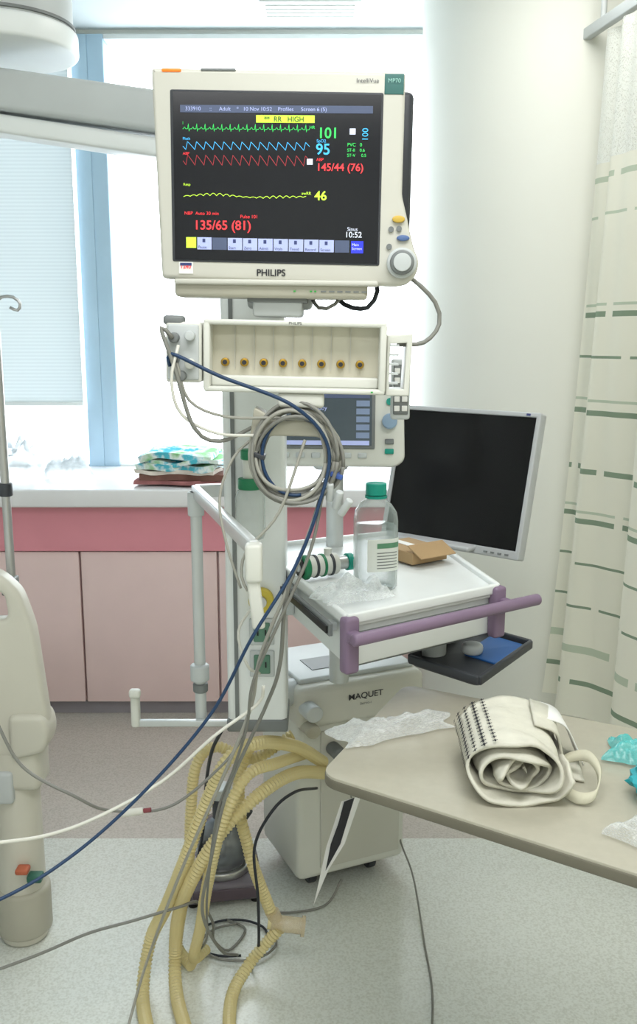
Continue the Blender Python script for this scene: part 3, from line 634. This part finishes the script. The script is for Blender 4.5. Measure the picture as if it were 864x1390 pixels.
# ---------------------------------------------------------------- breathing tubes
def tube_mat():
    m=mat('corrugated_tube_yellow',(230,218,168),0.28,var=0.03); nt=m.node_tree; b=nt.nodes['Principled BSDF']; o=nt.nodes['Material Output']
    t=nt.nodes.new('ShaderNodeBsdfTransparent'); t.inputs[0].default_value=lin((248,240,208))+(1,); mx=nt.nodes.new('ShaderNodeMixShader'); mx.inputs[0].default_value=0.33
    nt.links.new(b.outputs[0],mx.inputs[1]); nt.links.new(t.outputs[0],mx.inputs[2]); nt.links.new(mx.outputs[0],o.inputs[0]); return m
tb=tube_mat()
def btube(pts,r=0.0135): return tube(None,'breathing_tube',mm(pts),r*1.08,tb,step=0.0044,seg=14,rib=0.22,smooth=False)
btube([(10,2090,430),(-53,1960,531),(-128,1850,590),(-187,1800,578),(-235,1800,479),(-285,1800,343),(-335,1850,205),(-380,1880,97),(-385,1800,20),(-340,1650,18),(-300,1500,18)],0.014)
btube([(30,2090,400),(-53,1950,470),(-130,1850,469),(-205,1800,411),(-266,1800,308),(-308,1850,187),(-325,1880,60),(-310,1800,19),(-260,1650,18),(-220,1500,18)],0.014)
btube([(-150,1900,560),(-172,1900,500),(-175,1900,407),(-160,1900,330),(-144,1900,263),(-108,1920,140)],0.013)
btube([(-60,2000,540),(-150,1960,500),(-230,1960,530),(-275,1950,490),(-290,1950,379),(-300,1950,232),(-330,1970,66),(-330,1960,19),(-290,1900,17)],0.0125)
btube([(-90,1905,110),(-125,1900,70),(-158,1880,37),(-190,1800,17),(-180,1650,16),(-150,1500,16)],0.0135)
btube([(-20,2100,450),(-90,1900,520),(-150,1820,530),(-200,1790,440),(-235,1800,300),(-262,1850,150),(-285,1900,40),(-265,1960,18)],0.012)
g=group('tube_connector',(-0.10,1.915,0.125),(0,R(8),0))
cyl(g,'sleeve',(0.03,0,-0.006),0.018,0.075,ctube,'X',bev=0.003); cyl(g,'flange',(0.066,0,-0.006),0.023,0.008,ctube,'X'); cyl(g,'branch',(0,0,0.006),0.016,0.035,ctube,rot=(0,R(-30),0))
cyl(g,'core',(0.0,0,-0.006),0.0155,0.03,tb,'X')
g=group('hanging_leaflet')
mesh(g,'sheet',mm([(52,1950,402),(97,1960,410),(60,1945,300),(22,1945,232),(-12,1950,138),(-4,1952,175),(18,1948,290)]),[(0,1,2,6),(6,2,3,5),(5,3,4)],paper)
mesh(g,'dark_edge',mm([(58,1948,402),(82,1956,408),(50,1943,300),(16,1943,232),(28,1943,300),(45,1944,350)]),[(0,1,2,5),(5,2,3,4)],ink)
tube(g,'string',mm([(75,1962,404),(70,2000,440),(60,2040,470)]),0.002,cab_gray)
g=group('heated_humidifier',(-0.255,2.24,0.0),(0,0,R(10)))
box(g,'base',(0,0,0.035),(0.20,0.18,0.05),mat('unit_mauve_gray',(116,110,120),0.5),0.012); box(g,'base_front',(0,-0.092,0.035),(0.16,0.006,0.03),mat('unit_dark_mauve',(96,84,94)),0.002)
cyl(g,'heater_plate',(0,0,0.07),0.075,0.02,steel,bev=0.004); lathe(g,'chamber',[(0.062,0.08),(0.068,0.09),(0.066,0.15),(0.05,0.19),(0.02,0.205),(0.0,0.206)],mat('chamber_gray',(130,134,140),0.15,metal=0.6))
cyl(g,'neck',(0,0,0.23),0.022,0.06,dgray,bev=0.004); cyl(g,'collar',(0,0,0.275),0.03,0.03,lgray,bev=0.004); cyl(g,'side_port',(0.05,-0.02,0.2),0.014,0.07,dgray,rot=(0,R(35),0))
for i in range(4): cyl(g,'foot_%d'%i,((-1)**i*0.08,(-1)**(i//2)*0.07,0.006),0.012,0.012,black)

# ---------------------------------------------------------------- overbed table
ot=group('overbed_table')
T=[(0.002,1.373),(0.172,1.755),(0.86,1.377),(0.73,0.88)]
ttop=mat('laminate_taupe',(174,170,154),0.3,var=0.03,scale=60); tedge=mat('table_edge',(112,108,94),0.5)
prism(ot,'top',rounded(T,0.035,8),0.742,0.760,ttop,0.0015,flat=True)
ctr=(0.44,1.34); Tk=[((p[0]-ctr[0])*1.004+ctr[0],(p[1]-ctr[1])*1.008+ctr[1]) for p in T]
prism(ot,'edge_band',rounded(Tk,0.036,8),0.738,0.757,tedge,0.004,flat=True)
box(ot,'under_rail',(0.55,1.25,0.722),(0.5,0.06,0.03),lgray,0.004,rot=(0,0,R(-30)))
box(ot,'lift_column',(0.80,1.10,0.39),(0.07,0.05,0.66),lgray,0.008,rot=(0,0,R(-30)))
beam(ot,'base_beam_1',(0.86,1.30,0.06),(0.25,1.56,0.06),0.05,0.03,lgray,0.006); beam(ot,'base_beam_2',(0.74,0.92,0.06),(0.12,1.25,0.06),0.05,0.03,lgray,0.006); beam(ot,'base_cross',(0.86,1.30,0.06),(0.74,0.92,0.06),0.06,0.035,lgray,0.006)
for i,(a,b_) in enumerate(((0.86,1.30),(0.25,1.56),(0.74,0.92),(0.12,1.25))): cyl(ot,'caster_%d'%i,(a,b_,0.024),0.024,0.02,dgray,'X',bev=0.003)
cf=mat('cuff_fabric',(208,206,192),0.85,var=0.06,scale=40,bump=0.3); cf2=mat('cuff_lining',(198,195,174),0.9,var=0.08)
g=group('rolled_pressure_cuff',(0.298,1.362,0.761),(0,0,R(-2)))
a_,b_=0.082,0.052; NT=190; NL=24; TURN=3.9; vs=[];fs=[]
def spiral(t,y):
    th_=t*2*math.pi*TURN; k=0.12+0.88*t; k*=1+0.10*math.sin(th_*1.37+y*14)*(1-t)**0.7
    x=a_*k*math.cos(th_+0.5)+0.006*(1-t); z=b_*k*math.sin(th_+0.5)+b_*(1.0-0.2*(1-t))
    return x,max(z,0.003+0.02*(1-t))
for j in range(NL+1):
    y=-0.09+0.18*j/NL
    for i in range(NT+1):
        t=i/NT; x,z=spiral(t,y); end=max(0,(abs(y)-0.05)/0.04)
        yy=y+end*(0.014*math.sin(t*31)+0.008*math.sin(t*67))*(1 if y<0 else -1)+(0.014*(1-t) if y<0 else 0)*end
        vs.append((x+0.005*noise.noise(Vector((x*30,y*30,t*9))),yy,z+0.006*noise.noise(Vector((x*25,y*25,t*5+3)))))
for j in range(NL):
    for i in range(NT): q=j*(NT+1)+i; fs.append((q,q+1,q+NT+2,q+NT+1))
o=mesh(g,'roll',vs,fs,cf,True); so=o.modifiers.new('s','SOLIDIFY'); so.thickness=0.005; so.offset=0
vs=[];fs=[]
def addcross(cen,ax,ay,s):
    for (hx,hy) in ((s,s*0.28),(s*0.28,s)):
        b0=len(vs)
        for sx_,sy_ in ((-1,-1),(1,-1),(1,1),(-1,1)): vs.append(cen+ax*hx*sx_+ay*hy*sy_)
        fs.append((b0,b0+1,b0+2,b0+3))
endang=0.5+2*math.pi*TURN
for r_,ang in enumerate((R(118),R(132),R(146),R(160),R(174))):
    full=ang+2*math.pi*math.floor((endang-ang)/(2*math.pi)); t=(full-0.5)/(2*math.pi*TURN)
    for c_ in range(14):
        y=-0.080+0.0122*c_; x,z=spiral(t,y); nn=Vector((math.cos(ang)/a_,0,math.sin(ang)/b_)).normalized()
        addcross(Vector((x,y,z))+nn*0.0068,Vector((0,1,0)),nn.cross(Vector((0,1,0))),0.0050 if r_%2 else 0.0040)
mesh(g,'cross_print',vs,fs,ink)
def strap(parent,name,path,w,m,th=0.003,side=Vector((0,1,0))):
    C=catmull(path,0.006); vs=[];fs=[]
    for i,c in enumerate(C): vs+=[c-side*w/2,c+side*w/2]
    for i in range(len(C)-1): fs.append((2*i,2*i+1,2*i+3,2*i+2))
    o=mesh(parent,name,vs,fs,m,True); s=o.modifiers.new('s','SOLIDIFY'); s.thickness=th; return o
strap(g,'outer_flap',[(0.04,0.03,0.098),(0.075,0.03,0.082),(0.088,0.035,0.04),(0.10,0.035,0.010),(0.12,0.03,0.005)],0.10,cf,0.004,Vector((0.1,0.99,0)))
strap(g,'white_tab',[(0.05,0.05,0.094),(0.09,0.055,0.078),(0.112,0.06,0.04),(0.125,0.06,0.008)],0.07,paper,0.002)
strap(g,'strap_loop',[(0.07,-0.06,0.012),(0.09,-0.085,0.010),(0.115,-0.085,0.016),(0.128,-0.055,0.034),(0.12,-0.02,0.044),(0.10,0.0,0.034),(0.085,0.01,0.02)],0.018,cf2,0.0025,Vector((0.35,0.65,0.67)).normalized())
crumple(None,'clear_plastic_wrapper',(0.128,1.535,0.761),0.27,0.10,0.026,film,11,rot=0.42)
crumple(None,'teal_plastic_packaging',(0.520,1.43,0.761),0.12,0.10,0.035,filmteal,5,rot=-0.4)
crumple(None,'teal_plastic_packaging',(0.452,1.175,0.761),0.10,0.11,0.03,film,8,rot=0.7)
g=group('teal_pouch',(0.512,1.280,0.762),(0,0,R(20))); blob(g,'pouch',(0,0,0.026),(0.04,0.05,0.030),mat('teal_fabric',(40,160,170),0.5),2,0.3)

# ---------------------------------------------------------------- bed (left)
bd=group('hospital_bed')
bp=mat('bed_plastic',(206,203,190),0.4,var=0.02)
outl=[(-1.55,0.90),(-1.45,0.945),(-0.76,0.945),(-0.70,0.925),(-0.66,0.885),(-0.635,0.80),(-0.622,0.66),(-0.612,0.56),(-0.625,0.52),(-0.66,0.49),(-1.50,0.49),(-1.55,0.60)]
prism(bd,'footboard',rounded(outl,0.02,3),1.98,2.03,bp,0.012,holes=[rounded([(-0.80,0.82),(-0.688,0.82),(-0.695,0.885),(-0.80,0.885)],0.02,4)])
prism(bd,'footboard_edge',rounded([(-0.70,0.60),(-0.62,0.60),(-0.608,0.555),(-0.62,0.51),(-0.70,0.49)],0.02,4),1.965,2.05,bp,0.012)
box(bd,'corner_box',(-0.70,2.03,0.46),(0.12,0.10,0.11),bp,0.02)
cyl(bd,'leg_housing',(-0.715,2.04,0.22),0.055,0.44,bp,bev=0.01); cyl(bd,'leg_sleeve',(-0.715,2.04,0.08),0.065,0.12,beige2,bev=0.01)
cyl(bd,'caster',(-0.715,2.04,0.055),0.055,0.035,gray,'X',bev=0.006)
box(bd,'brake_pedal_green',(-0.665,1.985,0.19),(0.035,0.03,0.018),mat('pedal_green',(50,100,84)),0.005); box(bd,'brake_pedal_orange',(-0.69,1.975,0.215),(0.03,0.03,0.014),mat('pedal_orange',(185,100,70)),0.005)
box(bd,'frame_side',(-0.78,1.2,0.42),(0.06,1.6,0.07),lgray,0.01); box(bd,'frame_cross',(-1.1,2.0,0.42),(0.8,0.06,0.08),lgray,0.01)
box(bd,'mattress',(-1.15,1.1,0.60),(0.80,1.7,0.14),white,0.04); box(bd,'deck',(-1.15,1.1,0.50),(0.82,1.72,0.05),lgray,0.01)
cyl(bd,'head_leg',(-0.79,0.35,0.2),0.04,0.4,bp)
cyl(bd,'leg_far',(-1.48,2.02,0.22),0.05,0.44,bp); cyl(bd,'leg_far_head',(-1.48,0.35,0.22),0.05,0.44,bp)
g=group('iv_pole')
cyl(g,'pole',(-0.703,2.065,1.18),0.010,0.66,steel); cyl(g,'grip',(-0.703,2.065,1.10),0.015,0.03,dgray,bev=0.003)
tube(g,'hook',[(-0.703,2.065,1.505),(-0.685,2.065,1.522),(-0.66,2.065,1.522),(-0.645,2.065,1.508),(-0.652,2.065,1.494),(-0.668,2.065,1.500)],0.0035,steel)
box(g,'bed_clamp',(-0.703,2.055,0.88),(0.03,0.04,0.04),gray,0.004)
# towels and bags on the sill
tw=group('folded_towels',(-0.50,3.47,0.891),(0,0,R(-6)))
cols=[(165,110,110),(120,84,74),(225,215,205),(170,190,110),(90,185,200),(225,238,240)]
zz=0
for i,cc in enumerate(cols):
    hgt=0.015+0.008*(i%2); w_=0.335-0.014*i
    bm=bmesh.new(); bmesh.ops.create_cube(bm,size=1); bmesh.ops.subdivide_edges(bm,edges=bm.edges[:],cuts=12,use_grid_fill=True)
    for v in bm.verts:
        v.co=Vector((v.co.x*w_,v.co.y*0.24,v.co.z*hgt)); v.co.z+=0.018*noise.noise(v.co*10+Vector((i*1.2,0,0)))*(0.3+i*0.2); v.co.x+=0.035*noise.noise(v.co*8+Vector((0,i*3,0))); v.co.y+=0.02*noise.noise(v.co*11+Vector((0,i*2,4)))
    mt=mat('towel_%d'%i,cc,0.9,var=0.3,scale=14)
    if i>=3:
        rp=[n for n in mt.node_tree.nodes if n.type=='VALTORGB'][0]; rp.color_ramp.elements[0].position=0.40; rp.color_ramp.elements[1].position=0.47
        rp.color_ramp.elements[0].color=lin((80,185,205))+(1,); rp.color_ramp.elements[1].color=lin((232,240,240))+(1,); e=rp.color_ramp.elements.new(0.62); e.color=lin((140,200,140))+(1,)
    from_bm(tw,'towel_%d'%(i+1),bm,mt,(0.016*math.sin(i*2),-0.003*i,zz+hgt/2+0.008),(0,0,0)); zz+=hgt
bg=group('plastic_bags')
crumple(bg,'bag_1',(-1.22,3.60,0.891),0.34,0.26,0.19,bagmat,21,n=34,freq=7); crumple(bg,'bag_2',(-0.98,3.62,0.891),0.22,0.20,0.10,bagmat,14,n=30,freq=8,rot=0.4)

# ---------------------------------------------------------------- lights / world / camera
w=bpy.data.worlds.new('sky'); sc.world=w; w.use_nodes=True
w.node_tree.nodes['Background'].inputs[0].default_value=(0.89,0.96,1.0,1); w.node_tree.nodes['Background'].inputs[1].default_value=4.8
def area(name,loc,rot,sx,sy,p,col):
    l=bpy.data.lights.new(name,'AREA'); l.shape='RECTANGLE'; l.size=sx; l.size_y=sy; l.energy=p; l.color=col
    o=bpy.data.objects.new(name,l); o.location=loc; o.rotation_euler=rot; return link(o)
area('ceiling_fill_light',(0.2,0.6,2.57),(0,0,0),1.4,0.7,25,(0.99,0.99,0.98))  # three unseen area lights, added under the ceiling as soft room fill
area('ceiling_fill_light',(-0.3,-1.4,2.57),(0,0,0),1.6,0.7,34,(0.99,0.99,0.98))
area('ceiling_fill_light',(0.5,2.2,2.57),(0,0,0),0.6,0.6,8,(1,0.98,0.94))
cam=bpy.data.cameras.new('camera'); cam.sensor_fit='VERTICAL'; cam.sensor_height=36; cam.lens=1264/1390*36; cam.clip_start=0.02
co=bpy.data.objects.new('camera',cam); co.location=(0,0,1.45); co.rotation_euler=(R(90-11),0,0); link(co); sc.camera=co
